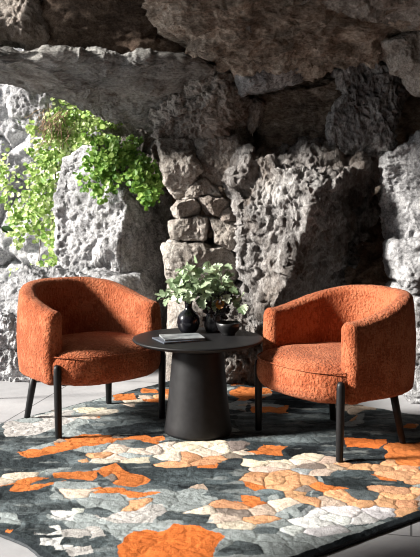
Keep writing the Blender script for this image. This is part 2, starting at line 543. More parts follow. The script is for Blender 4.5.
# the column of rock and stacked stones in the middle
boulder('rock_pier', 'craggy brown rock pier hanging down from the end of the overhead slab', 'rock',
        [(152, 106), (176, 92), (208, 72), (238, 74), (248, 110), (242, 150), (205, 160), (178, 158), (160, 142)],
        5.85, 0.28, M['column'], 31, sub=7, tilt=(0, 0.003), box=3, facets=3, pits=1.4, rough=1.4)
boulder('stone', 'large pale stone at the upper left of the stacked stones', 'stone',
        [(160, 142), (180, 140), (200, 148), (204, 172), (196, 184), (178, 194), (168, 182)],
        5.82, 0.25, M['tan'], 32, grow=1.06, box=4, facets=4, pits=0.3)
boulder('stone', 'large brownish stone at the upper right of the stacked stones', 'stone',
        [(200, 142), (236, 138), (246, 158), (240, 176), (218, 183), (203, 180)],
        5.80, 0.25, M['column'], 33, grow=1.06, box=4, facets=4, pits=0.7)
stk = 'stones of the dry stacked wall'
for lab, pl, m_, sd in (
    ('whitish flaking stone on top of the leaning tan slab', [(182, 199), (188, 188), (203, 180), (214, 187), (222, 197), (200, 200)], 'tan', 34),
    ('flat tan slab stone leaning in the middle of the stacked wall', [(196, 197), (210, 196), (224, 198), (230, 206), (226, 214), (207, 213)], 'column', 35),
    ('angular pale stone at the left of the leaning tan slab', [(172, 208), (178, 201), (195, 198), (201, 208), (197, 217), (184, 221), (174, 215)], 'tan', 36),
    ('little tan stone at the right end of the leaning slab', [(218, 213), (228, 207), (238, 210), (236, 220), (221, 220)], 'column', 37),
    ('wide brick shaped stone above the biggest bottom stone', [(170, 223), (180, 219), (198, 216), (210, 218), (210, 230), (204, 239), (172, 239)], 'tan', 38),
    ('squarish stone next to the white boulder edge in the stacked wall', [(210, 219), (226, 220), (240, 222), (241, 240), (230, 248), (214, 241)], 'tan', 39),
    ('biggest pale stone at the bottom of the stacked wall behind the leaves', [(165, 246), (173, 239), (200, 240), (226, 246), (236, 258), (232, 284), (176, 288), (166, 276)], 'tan', 40),
):
    boulder('stone', lab, 'stone', pl, 5.78, 0.2, M[m_], sd, sub=6, grow=1.03, box=4.5, facets=3, pits=0.35, rough=0.75, group=stk)
boulder('rock', 'brownish rock on the ground directly behind the table pedestal', 'rock',
        [(168, 286), (180, 284), (214, 284), (226, 330), (226, 386), (168, 386)],
        5.85, 0.2, M['column'], 41, box=5, facets=2, pits=0.2, rough=0.6)
# big boulders, right
boulder('boulder', 'huge pale crusted boulder behind the table plant', 'boulder',
        [(236, 162), (244, 152), (276, 149), (308, 139), (334, 146), (372, 160), (380, 210), (372, 258), (330, 292), (300, 320), (262, 312), (244, 292), (240, 260), (243, 225), (235, 196)],
        5.58, 0.42, M['crust'], 42, sub=7, tilt=(0.0022, 0), box=3.2, facets=0, planes=[(-0.55, -0.8, 0.15, 0.30), (0.75, -0.62, -0.35, 0.22), (0.1, -0.6, 0.9, 0.36)], pits=1.5, rough=1.5, size=0.62)
boulder('boulder', 'dark brown boulder low behind the right chair', 'boulder',
        [(280, 252), (310, 222), (350, 205), (395, 205), (402, 300), (400, 384), (268, 384), (266, 310)],
        6.15, 0.25, M['darkbrown'], 43, sub=7, box=3.5, facets=3, pits=0.7, rough=1.2)
boulder('rock', 'crumbly pale rock at floor level just right of the table', 'rock',
        [(226, 288), (250, 286), (272, 302), (296, 322), (300, 380), (215, 382), (212, 330)],
        5.75, 0.2, M['crust'], 44, sub=7, box=3.5, facets=2, pits=1.6, rough=1.4)
boulder('boulder', 'dark grey pitted boulder high above the right chair', 'boulder',
        [(336, 74), (346, 62), (378, 60), (398, 72), (402, 98), (392, 122), (386, 152), (374, 172), (352, 160), (326, 150), (330, 116), (342, 96)],
        5.72, 0.25, M['greycrust'], 45, sub=7, box=5, facets=2, pits=1.5, rough=1.2)
boulder('boulder', 'tall white faced boulder at the right edge above a square block', 'boulder',
        [(386, 158), (398, 150), (410, 143), (420, 132), (460, 125), (465, 245), (412, 244), (394, 238), (384, 205)],
        5.35, 0.3, M['limestone'], 46, sub=7, box=3.5, facets=2, planes=[(-0.7, -0.7, 0, 0.14)], pits=0.9)
boulder('rock_block', 'square grey block at the right edge under the tall white boulder', 'rock',
        [(390, 244), (412, 240), (460, 240), (462, 290), (405, 290), (390, 276)],
        5.3, 0.25, M['limestone'], 47, box=5, facets=2, pits=0.5)
boulder('rock', 'grey rock on the floor at the right edge behind the chair', 'rock',
        [(392, 285), (430, 282), (465, 290), (468, 398), (404, 398), (396, 340)],
        5.3, 0.25, M['limestone'], 48, sub=6, box=3.5, facets=3, pits=1.0)
# left, outside
boulder('boulder', 'tall light grey block shaped boulder under the climbing plants', 'boulder',
        [(62, 190), (68, 166), (82, 151), (100, 154), (114, 176), (134, 184), (170, 192), (180, 250), (180, 392), (68, 392), (62, 280)],
        6.5, 0.5, M['limestone'], 51, sub=7, box=5, facets=0, planes=[(-0.42, -0.9, 0.1, 0.36), (0.80, -0.60, 0.0, 0.325)], pits=1.3, rough=0.9, size=0.5)
boulder('boulder', 'light grey rounded boulder high on the cliff under the slab', 'boulder',
        [(12, 100), (18, 84), (60, 84), (84, 100), (78, 120), (40, 134), (16, 126)],
        6.9, 0.3, M['limestone'], 52, box=3, pits=0.8)
boulder('rock', 'dark rock in the gap under the right end of the slab', 'rock',
        [(100, 110), (165, 118), (172, 150), (168, 205), (118, 190), (104, 160)],
        6.75, 0.25, M['column'], 53, sub=6, box=3, pits=1.3, rough=1.4)
for lab, pl, Yv, sd in (
    ('long white ledge rock just above the left chair back', [(-30, 296), (-5, 286), (25, 276), (70, 270), (140, 276), (150, 300), (60, 310), (10, 318), (-30, 322)], 6.15, 54),
    ('white rock in the middle of the left pile behind the chair', [(-30, 316), (6, 312), (34, 302), (52, 318), (50, 344), (20, 350), (-30, 352)], 6.05, 55),
    ('lowest white rock on the floor at the left picture edge', [(-34, 346), (8, 346), (40, 340), (58, 352), (56, 384), (-34, 392)], 6.0, 56),
):
    boulder('rock', lab, 'rock', pl, Yv, 0.28, M['limestone'], sd, sub=7, box=3.2, facets=4, pits=1.0, rough=1.3, group='rocks piled at the left edge')


# ------------------------------------------------------------------ generic shape helpers
def tube(pts, r0, r1=None, seg=6):
    pts = [Vector(p) for p in pts]
    r1 = r0 if r1 is None else r1
    V, Fc = [], []
    n = len(pts)
    for i, p in enumerate(pts):
        d = (pts[min(i + 1, n - 1)] - pts[max(i - 1, 0)]).normalized()
        a = d.cross(Vector((0.31, 0.2, 0.93)))
        if a.length < 1e-3: a = d.cross(Vector((1, 0, 0)))
        a.normalize(); b = d.cross(a)
        r = r0 + (r1 - r0) * i / (n - 1)
        for k in range(seg):
            t = 2 * PI * k / seg
            V.append(p + a * (r * math.cos(t)) + b * (r * math.sin(t)))
    for i in range(n - 1):
        for k in range(seg):
            k2 = (k + 1) % seg
            Fc.append((i * seg + k, i * seg + k2, (i + 1) * seg + k2, (i + 1) * seg + k))
    Fc.append(tuple(range(seg))[::-1]); Fc.append(tuple((n - 1) * seg + k for k in range(seg)))
    return V, Fc


def join(parts):
    V, Fc = [], []
    for v, f in parts:
        o = len(V)
        V += [tuple(p) for p in v]; Fc += [tuple(i + o for i in q) for q in f]
    return V, Fc


def lathe(profile, seg=64, cap0=True, cap1=True):
    V, Fc = [], []
    n = len(profile)
    for r, z in profile:
        for k in range(seg):
            t = 2 * PI * k / seg
            V.append((r * math.cos(t), r * math.sin(t), z))
    for i in range(n - 1):
        for k in range(seg):
            k2 = (k + 1) % seg
            Fc.append((i * seg + k, i * seg + k2, (i + 1) * seg + k2, (i + 1) * seg + k))
    if cap0: Fc.append(tuple(range(seg))[::-1])
    if cap1: Fc.append(tuple((n - 1) * seg + k for k in range(seg)))
    return V, Fc


def catmull(pts, n=8):
    P = [np.array(p, float) for p in pts]
    P = [2 * P[0] - P[1]] + P + [2 * P[-1] - P[-2]]
    out = []
    for i in range(1, len(P) - 2):
        for t in np.linspace(0, 1, n, endpoint=False):
            a, b, c, d = P[i - 1:i + 3]
            out.append(0.5 * (2 * b + (c - a) * t + (2 * a - 5 * b + 4 * c - d) * t * t + (3 * b - a - 3 * c + d) * t ** 3))
    out.append(P[-2])
    return out


# ------------------------------------------------------------------ armchair
def build_armchair():
    root = empty('armchair', (0, 0, 0))
    W, B, Fr, T = 0.343, 0.337, -0.205, 0.095
    z0 = 0.245
    # U centre line: straight arms and a round back (superellipse)
    wc, bc = W - T / 2, B - T / 2
    path = []
    for y in np.linspace(Fr, -0.06, 18): path.append((-wc, y))
    for t in np.linspace(PI, 0, 110)[1:-1]:
        c, s = math.cos(t), math.sin(t)
        e = 2 / 2.35
        path.append((wc * math.copysign(abs(c) ** e, c), -0.06 + (bc + 0.06) * abs(s) ** e))
    for y in np.linspace(-0.06, Fr, 18): path.append((wc, y))
    P = np.array(path)
    # resample evenly
    d = np.concatenate([[0], np.cumsum(np.hypot(*np.diff(P, axis=0).T))])
    L = d[-1]
    ns = 240
    s = np.linspace(0, L, ns)
    P = np.stack([np.interp(s, d, P[:, 0]), np.interp(s, d, P[:, 1])], 1)
    tan = np.gradient(P, axis=0); tan /= np.linalg.norm(tan, axis=1, keepdims=True)
    nor = np.stack([-tan[:, 1], tan[:, 0]], 1)          # left of travel = outward
    # rounded nose at both arm ends
    nose = 12
    ring = []
    def prof(k):
        y = P[k, 1]
        u = np.clip((y - Fr) / (B - Fr), 0, 1)
        zt = 0.612 + 0.106 * (u * u * (3 - 2 * u)) ** 0.9
        return zt
    for k in range(nose):
        a = PI / 2 * (k / nose)
        ring.append((P[0] - tan[0] * 0.042 * math.cos(a), nor[0], max(0.01, math.sin(a) ** 0.8), prof(0) - 0.030 * (1 - math.sin(a)), z0 + 0.012 * (1 - math.sin(a))))
    for k in range(ns): ring.append((P[k], nor[k], 1.0, prof(k), z0))
    for k in reversed(range(nose)):
        a = PI / 2 * (k / nose)
        ring.append((P[-1] + tan[-1] * 0.042 * math.cos(a), nor[-1], max(0.01, math.sin(a) ** 0.8), prof(ns - 1) - 0.030 * (1 - math.sin(a)), z0 + 0.012 * (1 - math.sin(a))))
    # cross-section: rounded rectangle, fuller at the top
    m = 84
    V = []
    for c, n_, ts, zt, zb in ring:
        h = (zt - zb)
        for j in range(m):
            a = 2 * PI * j / m
            ca, sa = math.cos(a), math.sin(a)
            # superellipse vertical
            ex = 2 / 3.0
            x = math.copysign(abs(ca) ** (2 / 2.6), ca)
            # stretch: straight sides with round ends of radius T/2
            rt = 0.048; rb = 0.035
            if sa >= 0:
                zz = zt - rt + rt * abs(sa) ** 0.85
                # spread the side points downwards
                f = min(1.0, abs(sa) / 0.45)
                zz = (zb + h * 0.45) + (zz - (zb + h * 0.45)) * (f if f < 1 else 1)
            else:
                zz = zb + rb - rb * abs(sa) ** 0.85
                f = min(1.0, abs(sa) / 0.45)
                zz = (zb + h * 0.45) + (zz - (zb + h * 0.45)) * (f if f < 1 else 1)
            bulge = 0.010 * min(1.0, ts) * math.sin(PI * np.clip((zz - zb) / h, 0, 1))
            off = x * T / 2 * ts + (bulge if x > 0 else 0)
            V.append((c[0] + n_[0] * off, c[1] + n_[1] * off, zz))
    nr = len(ring)
    Fq = []
    for i in range(nr - 1):
        for j in range(m):
            j2 = (j + 1) % m
            Fq.append((i * m + j, i * m + j2, (i + 1) * m + j2, (i + 1) * m + j))
    V = np.array(V)
    V += 0.0016 * np.stack([fbm(V * 60, 2, 1), fbm(V * 60, 2, 2), fbm(V * 60, 2, 3)], 1)
    V[:, 2] += 0.004 * fbm(V * 9, 2, 5)
    sh = mesh('backrest_shell', V, Fq, M['fabric'], root)
    # seat cushion: wide in front of the arms, domed top, rounded edges
    n_a, n_r = 220, 60
    def foot(a):
        c, s_ = math.cos(a), math.sin(a)
        e = 2 / 3.4
        x = math.copysign(abs(c) ** e, c); y = math.copysign(abs(s_) ** e, s_)
        yy = -0.05 + (0.312 if y < 0 else 0.27) * y
        hw = 0.338
        bow = 0.03 * (1 - x * x) if y < 0 else 0
        return x * hw, yy - bow
    V = []
    prof_ = []
    for k in range(n_r + 1):                      # top centre -> edge -> bottom centre
        u = k / n_r
        prof_.append(u)
    zt, zb = 0.424, 0.228
    for u in prof_:
        a = u * PI
        ra = math.sin(a); za = math.cos(a)
        rr = abs(ra) ** (2 / 5.5); zz = math.copysign(abs(za) ** (2 / 3.0), za)
        z = (zt + zb) / 2 + (zt - zb) / 2 * zz
        for j in range(n_a):
            x, y = foot(2 * PI * j / n_a)
            dome = 0.014 * (1 - rr) if za > 0 else 0
            V.append((x * rr, (y + 0.05) * rr - 0.05, z + dome))
    Fq = []
    for i in range(n_r):
        for j in range(n_a):
            j2 = (j + 1) % n_a
            Fq.append((i * n_a + j, (i + 1) * n_a + j, (i + 1) * n_a + j2, i * n_a + j2))
    V = np.array(V)
    V += 0.0018 * np.stack([fbm(V * 60, 2, 1), fbm(V * 60, 2, 2), fbm(V * 60, 2, 3)], 1)
    V[:, 2] += 0.006 * fbm(V * 7, 2, 9)
    cu = mesh('seat_cushion', V, Fq, M['fabric'], root)
    # seam piping round the top edge of the cushion
    pts = []
    for j in range(97):
        x, y = foot(2 * PI * j / 96)
        pts.append((x * 0.985, (y + 0.05) * 0.985 - 0.05, 0.388))
    v, f = tube(pts, 0.0035, seg=6)
    mesh('seam', v, f, M['fabric'], cu)
    # base frame under the seat
    bm = bmesh.new()
    bmesh.ops.create_cube(bm, size=1.0)
    for q in bm.verts:
        q.co = Vector((q.co.x * 0.44, q.co.y * 0.30 - 0.02, 0.231 + q.co.z * 0.026))
    bmesh.ops.bevel(bm, geom=bm.edges[:], offset=0.006, segments=2, affect='EDGES')
    obj_bm('base_frame', bm, M['black_wood'], root)
    # legs: round, front pair rising over the joint of arm and seat
    for sx in (-1, 1):
        v, f = lathe([(0.015, 0.0), (0.0165, 0.004), (0.0185, 0.16), (0.0195, 0.325), (0.0185, 0.340), (0.014, 0.351), (0.006, 0.355)], 24)
        v = [(x + sx * (0.312 - 0.006 * (1 - z / 0.355)), y - 0.281 - 0.004 * (1 - z / 0.355), z) for x, y, z in v]
        mesh('leg', v, f, M['black_wood'], root)
    for sx in (-1, 1):
        v, f = lathe([(0.0145, 0.0), (0.016, 0.004), (0.019, 0.15), (0.020, 0.262)], 24)
        v = [(x + sx * (0.225 + 0.028 * (1 - z / 0.26)), y + 0.12 + 0.04 * (1 - z / 0.26), z) for x, y, z in v]
        mesh('leg', v, f, M['black_wood'], root)
    return root


def copy_tree(o, parent=None):
    c = o.copy(); COL.objects.link(c)
    if parent: c.parent = parent
    for ch in list(o.children): copy_tree(ch, c)
    return c


RUG_T = 0.022
ch = build_armchair()
ch.location = (-0.672, 4.80, RUG_T); ch.rotation_euler = (0, 0, math.radians(38))
tag(ch, 'rust orange barrel armchair to the left of the black table', 'armchair', 'pair of rust orange barrel armchairs')
ch2 = copy_tree(ch)
ch2.location = (0.650, 4.43, RUG_T); ch2.rotation_euler = (0, 0, math.radians(-57))
tag(ch2, 'rust orange barrel armchair to the right of the black table, its outer side in shade', 'armchair', 'pair of rust orange barrel armchairs')

# ------------------------------------------------------------------ table
TX, TY, TZ = -0.060, 4.50, 0.492
tb = empty('side_table', (TX, TY, RUG_T))
tag(tb, 'round black side table with a tapered drum base between the armchairs', 'table')
h = TZ - RUG_T
v, f = lathe([(0.12, h - 0.040), (0.235, h - 0.036), (0.300, h - 0.022), (0.322, h - 0.012), (0.327, h - 0.007), (0.326, h - 0.002), (0.322, h), (0.30, h)], 128)
mesh('tabletop', v, f, M['black_matte'], tb)
v, f = lathe([(0.160, 0.0), (0.168, 0.006), (0.169, 0.015), (0.163, 0.05), (0.150, 0.16), (0.138, 0.29), (0.128, 0.40), (0.124, h - 0.036)], 96)
mesh('pedestal', v, f, M['black_matte'], tb)

# ------------------------------------------------------------------ rug
RC = {'F': (-0.155, 2.62), 'L': (-1.60, 4.06), 'B': (-0.13, 5.86), 'R': (1.86, 4.25)}
C_ = {
    's': (0.036, 0.045, 0.049), 'd': (0.018, 0.022, 0.025), 'm': (0.072, 0.086, 0.091), 'g': (0.24, 0.268, 0.268),
    'c': (0.52, 0.45, 0.37), 'b': (0.38, 0.30, 0.24), 'p': (0.48, 0.26, 0.14), 'o': (0.46, 0.145, 0.042),
    'v': (0.46, 0.122, 0.03), 't': (0.17, 0.14, 0.12), 'w': (0.54, 0.54, 0.53), 'l': (0.38, 0.365, 0.35),
}
# patches of colour of the rug's design, front to back
REG = [
    ('s', [(130, 470), (205, 468), (240, 480), (235, 495), (190, 490), (150, 488)]),
    ('m', [(0, 438), (60, 436), (70, 470), (0, 472)]), ('s', [(0, 455), (70, 462), (60, 474), (0, 472)]),
    ('l', [(0, 424), (34, 420), (75, 412), (78, 424), (30, 440), (0, 442)]),
    ('g', [(60, 405), (110, 398), (125, 410), (84, 420)]),
    ('m', [(85, 405), (190, 400), (200, 425), (90, 432)]),
    ('c', [(84, 412), (108, 410), (112, 418), (86, 422)]), ('o', [(92, 415), (104, 415), (104, 420), (92, 420)]),
    ('o', [(112, 397), (134, 397), (134, 403), (114, 403)]), ('o', [(137, 399), (157, 400), (155, 407), (138, 405)]),
    ('o', [(140, 391), (158, 391), (157, 397), (142, 397)]), ('o', [(160, 392), (178, 392), (176, 399), (160, 398)]),
    ('c', [(118, 404), (136, 405), (134, 409), (118, 409)]), ('c', [(158, 399), (176, 400), (174, 405), (158, 404)]),
    ('o', [(24, 456), (56, 446), (80, 437), (116, 438), (112, 446), (84, 451), (60, 458), (28, 461)]),
    ('o', [(112, 440), (166, 439), (168, 445), (112, 446)]), ('t', [(116, 446), (170, 446), (160, 452), (120, 452)]),
    ('c', [(0, 472), (46, 474), (50, 481), (22, 488), (0, 492)]), ('b', [(28, 476), (52, 478), (30, 486)]),
    ('c', [(86, 459), (112, 450), (140, 445), (166, 446), (192, 450), (176, 463), (142, 465), (116, 468), (88, 470)]),
    ('p', [(150, 469), (190, 454), (206, 458), (200, 468), (170, 472)]),
    ('o', [(86, 475), (112, 469), (128, 478), (146, 484), (142, 489), (116, 488), (96, 482)]),
    ('o', [(10, 496), (22, 482), (63, 483), (60, 491), (40, 498)]), ('o', [(56, 478), (90, 476), (90, 486), (60, 485)]),
    ('s', [(0, 494), (14, 497), (44, 499), (40, 508), (0, 509)]),
    ('g', [(58, 488), (98, 488), (96, 503), (56, 498)]), ('c', [(60, 496), (88, 496), (90, 502), (64, 502)]),
    ('o', [(86, 494), (122, 490), (122, 496), (98, 500)]), ('p', [(120, 490), (150, 490), (148, 496), (122, 496)]),
    ('o', [(122, 496), (150, 495), (164, 503), (130, 504)]), ('c', [(98, 499), (118, 499), (116, 505), (96, 505)]),
    ('m', [(0, 508), (80, 506), (88, 520), (20, 522), (0, 520)]), ('g', [(0, 519), (20, 520), (24, 531), (0, 530)]),
    ('g', [(100, 504), (150, 500), (200, 487), (206, 498), (160, 510), (100, 512)]),
    ('w', [(57, 518), (77, 517), (77, 525), (58, 525)]), ('w', [(38, 532), (60, 532), (60, 541), (40, 541)]),
    ('l', [(58, 536), (88, 535), (86, 543), (60, 544)]), ('w', [(37, 545), (62, 544), (62, 553), (40, 553)]),
    ('w', [(54, 551), (74, 550), (74, 557), (56, 557)]), ('l', [(66, 553), (92, 552), (94, 562), (70, 562)]),
    ('l', [(86, 533), (102, 533), (104, 546), (88, 546)]), ('o', [(12, 534), (19, 534), (19, 539), (12, 539)]),
    ('l', [(96, 519), (130, 513), (163, 512), (170, 521), (160, 529), (122, 527)]),
    ('v', [(116, 556), (132, 540), (150, 536), (165, 538), (180, 532), (202, 533), (224, 546), (218, 566), (120, 572)]),
    ('c', [(188, 516), (214, 515), (216, 524), (190, 525)]), ('p', [(205, 504), (258, 505), (262, 512), (230, 518), (206, 513)]),
    ('o', [(236, 500), (254, 500), (254, 506), (236, 506)]), ('p', [(254, 477), (300, 476), (304, 497), (272, 500), (240, 494), (244, 486)]),
    ('o', [(236, 486), (262, 486), (264, 493), (238, 493)]), ('p', [(272, 497), (312, 496), (312, 506), (276, 506)]),
    ('s', [(296, 484), (310, 484), (310, 491), (298, 491)]), ('c', [(246, 508), (280, 508), (282, 522), (248, 522)]),
    ('c', [(213, 521), (246, 521), (264, 526), (260, 537), (232, 536), (216, 529)]), ('g', [(250, 520), (290, 516), (286, 531), (264, 530)]),
    ('w', [(280, 532), (298, 521), (320, 505), (346, 500), (360, 509), (396, 516), (382, 524), (346, 531), (330, 541), (290, 547)]),
    ('g', [(268, 540), (330, 540), (320, 552), (270, 556)]),
    ('p', [(378, 474), (424, 468), (430, 514), (398, 518), (376, 510), (346, 509), (330, 504), (360, 498), (386, 490)]),
    ('o', [(374, 480), (392, 478), (394, 484), (376, 486)]), ('b', [(296, 463), (346, 465), (346, 476), (320, 478), (298, 474)]),
    ('p', [(350, 464), (376, 466), (374, 475), (352, 474)]), ('p', [(298, 477), (322, 478), (322, 488), (300, 489)]),
    ('o', [(298, 488), (322, 488), (346, 492), (362, 497), (340, 501), (322, 496), (300, 496)]),
    ('p', [(378, 464), (400, 464), (400, 474), (380, 474)]),
    ('s', [(322, 475), (374, 477), (390, 489), (362, 498), (330, 490)]),
    ('c', [(200, 446), (220, 447), (220, 456), (200, 456)]), ('t', [(218, 446), (242, 447), (242, 463), (220, 463)]),
    ('c', [(242, 453), (262, 453), (262, 461), (244, 461)]), ('o', [(260, 449), (286, 450), (286, 458), (262, 458)]),
    ('c', [(244, 463), (312, 461), (314, 472), (280, 476), (246, 474)]), ('p', [(196, 457), (224, 457), (224, 466), (196, 466)]),
    ('o', [(196, 465), (216, 465), (216, 471), (198, 471)]),
    ('o', [(228, 381), (262, 381), (262, 389), (230, 389)]), ('o', [(233, 391), (268, 391), (266, 401), (236, 401)]),
    ('o', [(252, 408), (292, 408), (290, 418), (254, 417)]), ('c', [(238, 400), (256, 400), (254, 406), (238, 405)]),
    ('g', [(226, 402), (250, 406), (246, 416), (226, 414)]), ('c', [(262, 402), (286, 403), (284, 408), (264, 408)]),
    ('m', [(236, 418), (340, 418), (344, 446), (240, 446)]),
    ('o', [(384, 446), (440, 444), (440, 470), (392, 470)]), ('v', [(342, 443), (384, 443), (382, 452), (344, 452)]),
    ('b', [(338, 405), (372, 408), (370, 418), (340, 416)]), ('m', [(370, 410), (430, 412), (430, 440), (372, 440)]),
    ('o', [(404, 428), (420, 428), (420, 432), (404, 432)]),
]


def in_poly(px, py, poly):
    r = np.zeros(len(px), bool)
    n = len(poly)
    for i in range(n):
        x0, y0 = poly[i]; x1, y1 = poly[(i + 1) % n]
        c = ((y0 > py) != (y1 > py)) & (px < (x1 - x0) * (py - y0) / (y1 - y0 + 1e-9) + x0)
        r ^= c
    return r


def build_rug():
    root = empty('rug', (0.0, 4.2, 0.0))
    tag(root, 'large carved wool rug of pebble shapes in slate, cream and orange under the chairs', 'rug')
    c0 = np.array([0.0, 4.2])
    f_, l_, b_, r_ = (np.array(RC[k]) for k in 'FLBR')
    nu, nv = 520, 430
    a, b = np.meshgrid(np.linspace(0, 1, nu), np.linspace(0, 1, nv), indexing='ij')
    a, b = a.ravel(), b.ravel()
    p = (f_ * ((1 - a) * (1 - b))[:, None] + r_ * (a * (1 - b))[:, None] + l_ * ((1 - a) * b)[:, None] + b_ * (a * b)[:, None])
    p3 = np.concatenate([p, np.zeros((len(p), 1))], 1)
    # organic domain warp, then irregular cells (pebbles)
    w = np.stack([fbm(p3 * 6, 3, 71), fbm(p3 * 6, 3, 72)], 1) * 0.055 + np.stack([fbm(p3 * 22, 2, 73), fbm(p3 * 22, 2, 74)], 1) * 0.007
    q = p + w
    rs = np.random.RandomState(5)
    gx, gy = 0.108, 0.086
    xs = np.arange(-2.0, 2.3, gx); ys = np.arange(2.3, 6.2, gy)
    sites = np.array([(x + gx * (0.5 * (j % 2)) + rs.uniform(-.42, .42) * gx, y + rs.uniform(-.42, .42) * gy) for j, y in enumerate(ys) for x in xs])
    sc = np.array([1.0, 1.25])
    d1 = np.full(len(q), 9.); d2 = np.full(len(q), 9.); idx = np.zeros(len(q), int)
    order = np.argsort(q[:, 0])
    # nearest two sites, in strips for speed
    for k0 in range(0, len(q), 4000):
        ii = order[k0:k0 + 4000]
        x0, x1 = q[ii, 0].min() - 0.2, q[ii, 0].max() + 0.2
        cand = np.where((sites[:, 0] > x0) & (sites[:, 0] < x1))[0]
        dd = np.sqrt((((q[ii][:, None, :] - sites[cand][None]) * sc) ** 2).sum(2))
        o2 = np.argpartition(dd, 2, axis=1)[:, :2]
        e = np.take_along_axis(dd, o2, 1)
        sw = e[:, 0] > e[:, 1]
        first = np.where(sw, o2[:, 1], o2[:, 0])
        d1[ii] = e.min(1); d2[ii] = e.max(1); idx[ii] = cand[first]
    # colour of every pebble from the design
    def lab_at(xy):
        Y = xy[:, 1]; px = CX + F * xy[:, 0] / Y; py = HY + F * CH / Y
        z3 = np.concatenate([xy, np.zeros((len(xy), 1))], 1)
        n = fbm(z3 * 2.6 + 4, 3, 81)
        lab = np.where(n > 0.24, 3, np.where(n > 0.05, 2, np.where(n > -0.2, 0, 1)))   # g m s d
        keys = ['s', 'd', 'm', 'g'] + [k for k in C_ if k not in 'sdmg']
        lab = np.choose(np.clip(lab, 0, 3), [0, 1, 2, 3])
        out_of = (px < -8) | (px > 428) | (py > 566)
        n5 = fbm(z3 * 3.1 + 9, 3, 83)
        lab = np.where(out_of & (n5 > 0.3), keys.index('o'), np.where(out_of & (n5 < -0.36), keys.index('t'), np.where(out_of & (lab == 3), 2, lab)))
        for key, poly in REG:
            lab[in_poly(px, py, poly)] = keys.index(key)
        return lab, keys
    labs, keys = lab_at(sites)
    fine, _ = lab_at(q)                                   # the design at full resolution
    pal = np.array([C_[k] for k in keys])
    cellc = pal[labs] * (1 + rs.uniform(-.16, .16, (len(sites), 1)))
    cellc *= 1 + rs.uniform(-.04, .04, cellc.shape)
    col = cellc[idx]
    finec = pal[fine] * (1 + 0.10 * rs.uniform(-1, 1, (len(sites), 1)))[idx]
    pale = [keys.index(k) for k in 'cpwbt']
    use = (~(np.isin(fine, pale) | np.isin(labs[idx], pale)) | (fbm(p3 * 3.3, 2, 90) > 0.45))[:, None]
    col = np.where(use, finec, col)
    lab_px = np.where(use[:, 0], fine, labs[idx])
    # stray pebbles in another yarn inside the pale and orange patches
    hs = rs.random_sample(len(sites)); alt = rs.choice([keys.index(k) for k in 'ptmgbm'], len(sites))
    stray = (hs[idx] < 0.17) & ~np.isin(lab_px, [keys.index(k) for k in 'sdmv'])
    lab_px = np.where(stray, alt[idx], lab_px)
    col = np.where(stray[:, None], pal[alt][idx] * 1.05, col)
    slate = np.isin(lab_px, [keys.index(k) for k in 'sdm'])
    edge = d2 - d1
    groove = np.clip(1 - edge / 0.0085, 0, 1)
    depth = np.where(slate, 0.32, np.where(lab_px == keys.index('v'), 0.22, np.where(np.isin(lab_px, [keys.index('o'), keys.index('l'), keys.index('g')]), 0.5, 1.0)))
    # tone streaks in the slate areas
    st = fbm(p3 * np.array([5.0, 13.0, 1]) + 3, 4, 91)
    col = np.where(slate[:, None], col * (1 + 0.8 * st[:, None]) + np.clip(st, 0, 1)[:, None] * np.array([0.05, 0.062, 0.065]), col * (1 + 0.22 * st[:, None]))
    # contour lines and pale flecks flowing through the slate yarn
    ln1 = np.clip(1 - np.abs(fbm(p3 * np.array([3.2, 8.5, 1]) + 11, 4, 97)) / 0.045, 0, 1)
    ln2 = np.clip(1 - np.abs(fbm(p3 * np.array([5.5, 15.0, 1]) + 23, 4, 98)) / 0.05, 0, 1)
    col = np.where(slate[:, None], col * (1 - 0.55 * np.maximum(ln1, 0.7 * ln2))[:, None], col)
    fl = np.clip(fbm(p3 * np.array([7.0, 19.0, 1]) + 31, 4, 99) * 3 - 0.75, 0, 1) * slate
    col = col * (1 - 0.6 * fl)[:, None] + np.array([0.25, 0.27, 0.265]) * (0.6 * fl)[:, None]
    # the carved outlines get a darker colour than the pebbles
    col = col * (1 - 0.7 * (groove ** 1.2 * depth)[:, None])
    dome = np.clip(edge / 0.05, 0, 1)
    hgt = RUG_T - 0.003 + 0.0028 * dome ** 0.6 * (0.5 + 0.5 * depth) - 0.003 * groove * depth + 0.0035 * fbm(p3 * 9, 3, 92) + 0.0022 * fbm(p3 * 60, 2, 93)
    bord = np.minimum(np.minimum(a, 1 - a) * 2.6, np.minimum(b, 1 - b) * 2.05)
    col = np.where((bord < 0.02)[:, None], np.array(C_['d'])[None] * (1.2 + st[:, None]), col)
    hgt = hgt * np.clip(0.62 + bord / 0.05, 0, 1)
    wob = 0.012 * fbm(p3 * 7, 3, 95) * np.clip(1 - bord / 0.08, 0, 1)
    V = np.stack([p[:, 0] - c0[0] + wob, p[:, 1] - c0[1] + wob, np.maximum(hgt, 0.006)], 1)
    i = np.arange(nu * nv).reshape(nu, nv)
    Fc = np.stack([i[:-1, :-1].ravel(), i[1:, :-1].ravel(), i[1:, 1:].ravel(), i[:-1, 1:].ravel()], 1)
    cc = np.concatenate([np.clip(col, 0.008, 0.9), np.ones((len(col), 1))], 1)
    mesh('pile', V, Fc, M['rug'], root, colors=cc)
    # dark bound edge
    loop = np.concatenate([i[:, 0], i[-1, 1:], i[::-1, -1][1:], i[0, ::-1][1:-1]])
    E = V[loop]
    n = len(E)
    low = E.copy(); low[:, 2] = 0.001
    cen = E.mean(0)
    out = (E - cen) / np.linalg.norm(E - cen, axis=1, keepdims=True); out[:, 2] = 0
    mid = E + out * 0.008; mid[:, 2] = E[:, 2] * 0.6
    VV = np.concatenate([E, mid, low])
    k = np.arange(n); k2 = (k + 1) % n
    Fe = np.concatenate([np.stack([k, k + n, k2 + n, k2], 1), np.stack([k + n, k + 2 * n, k2 + 2 * n, k2 + n], 1)])
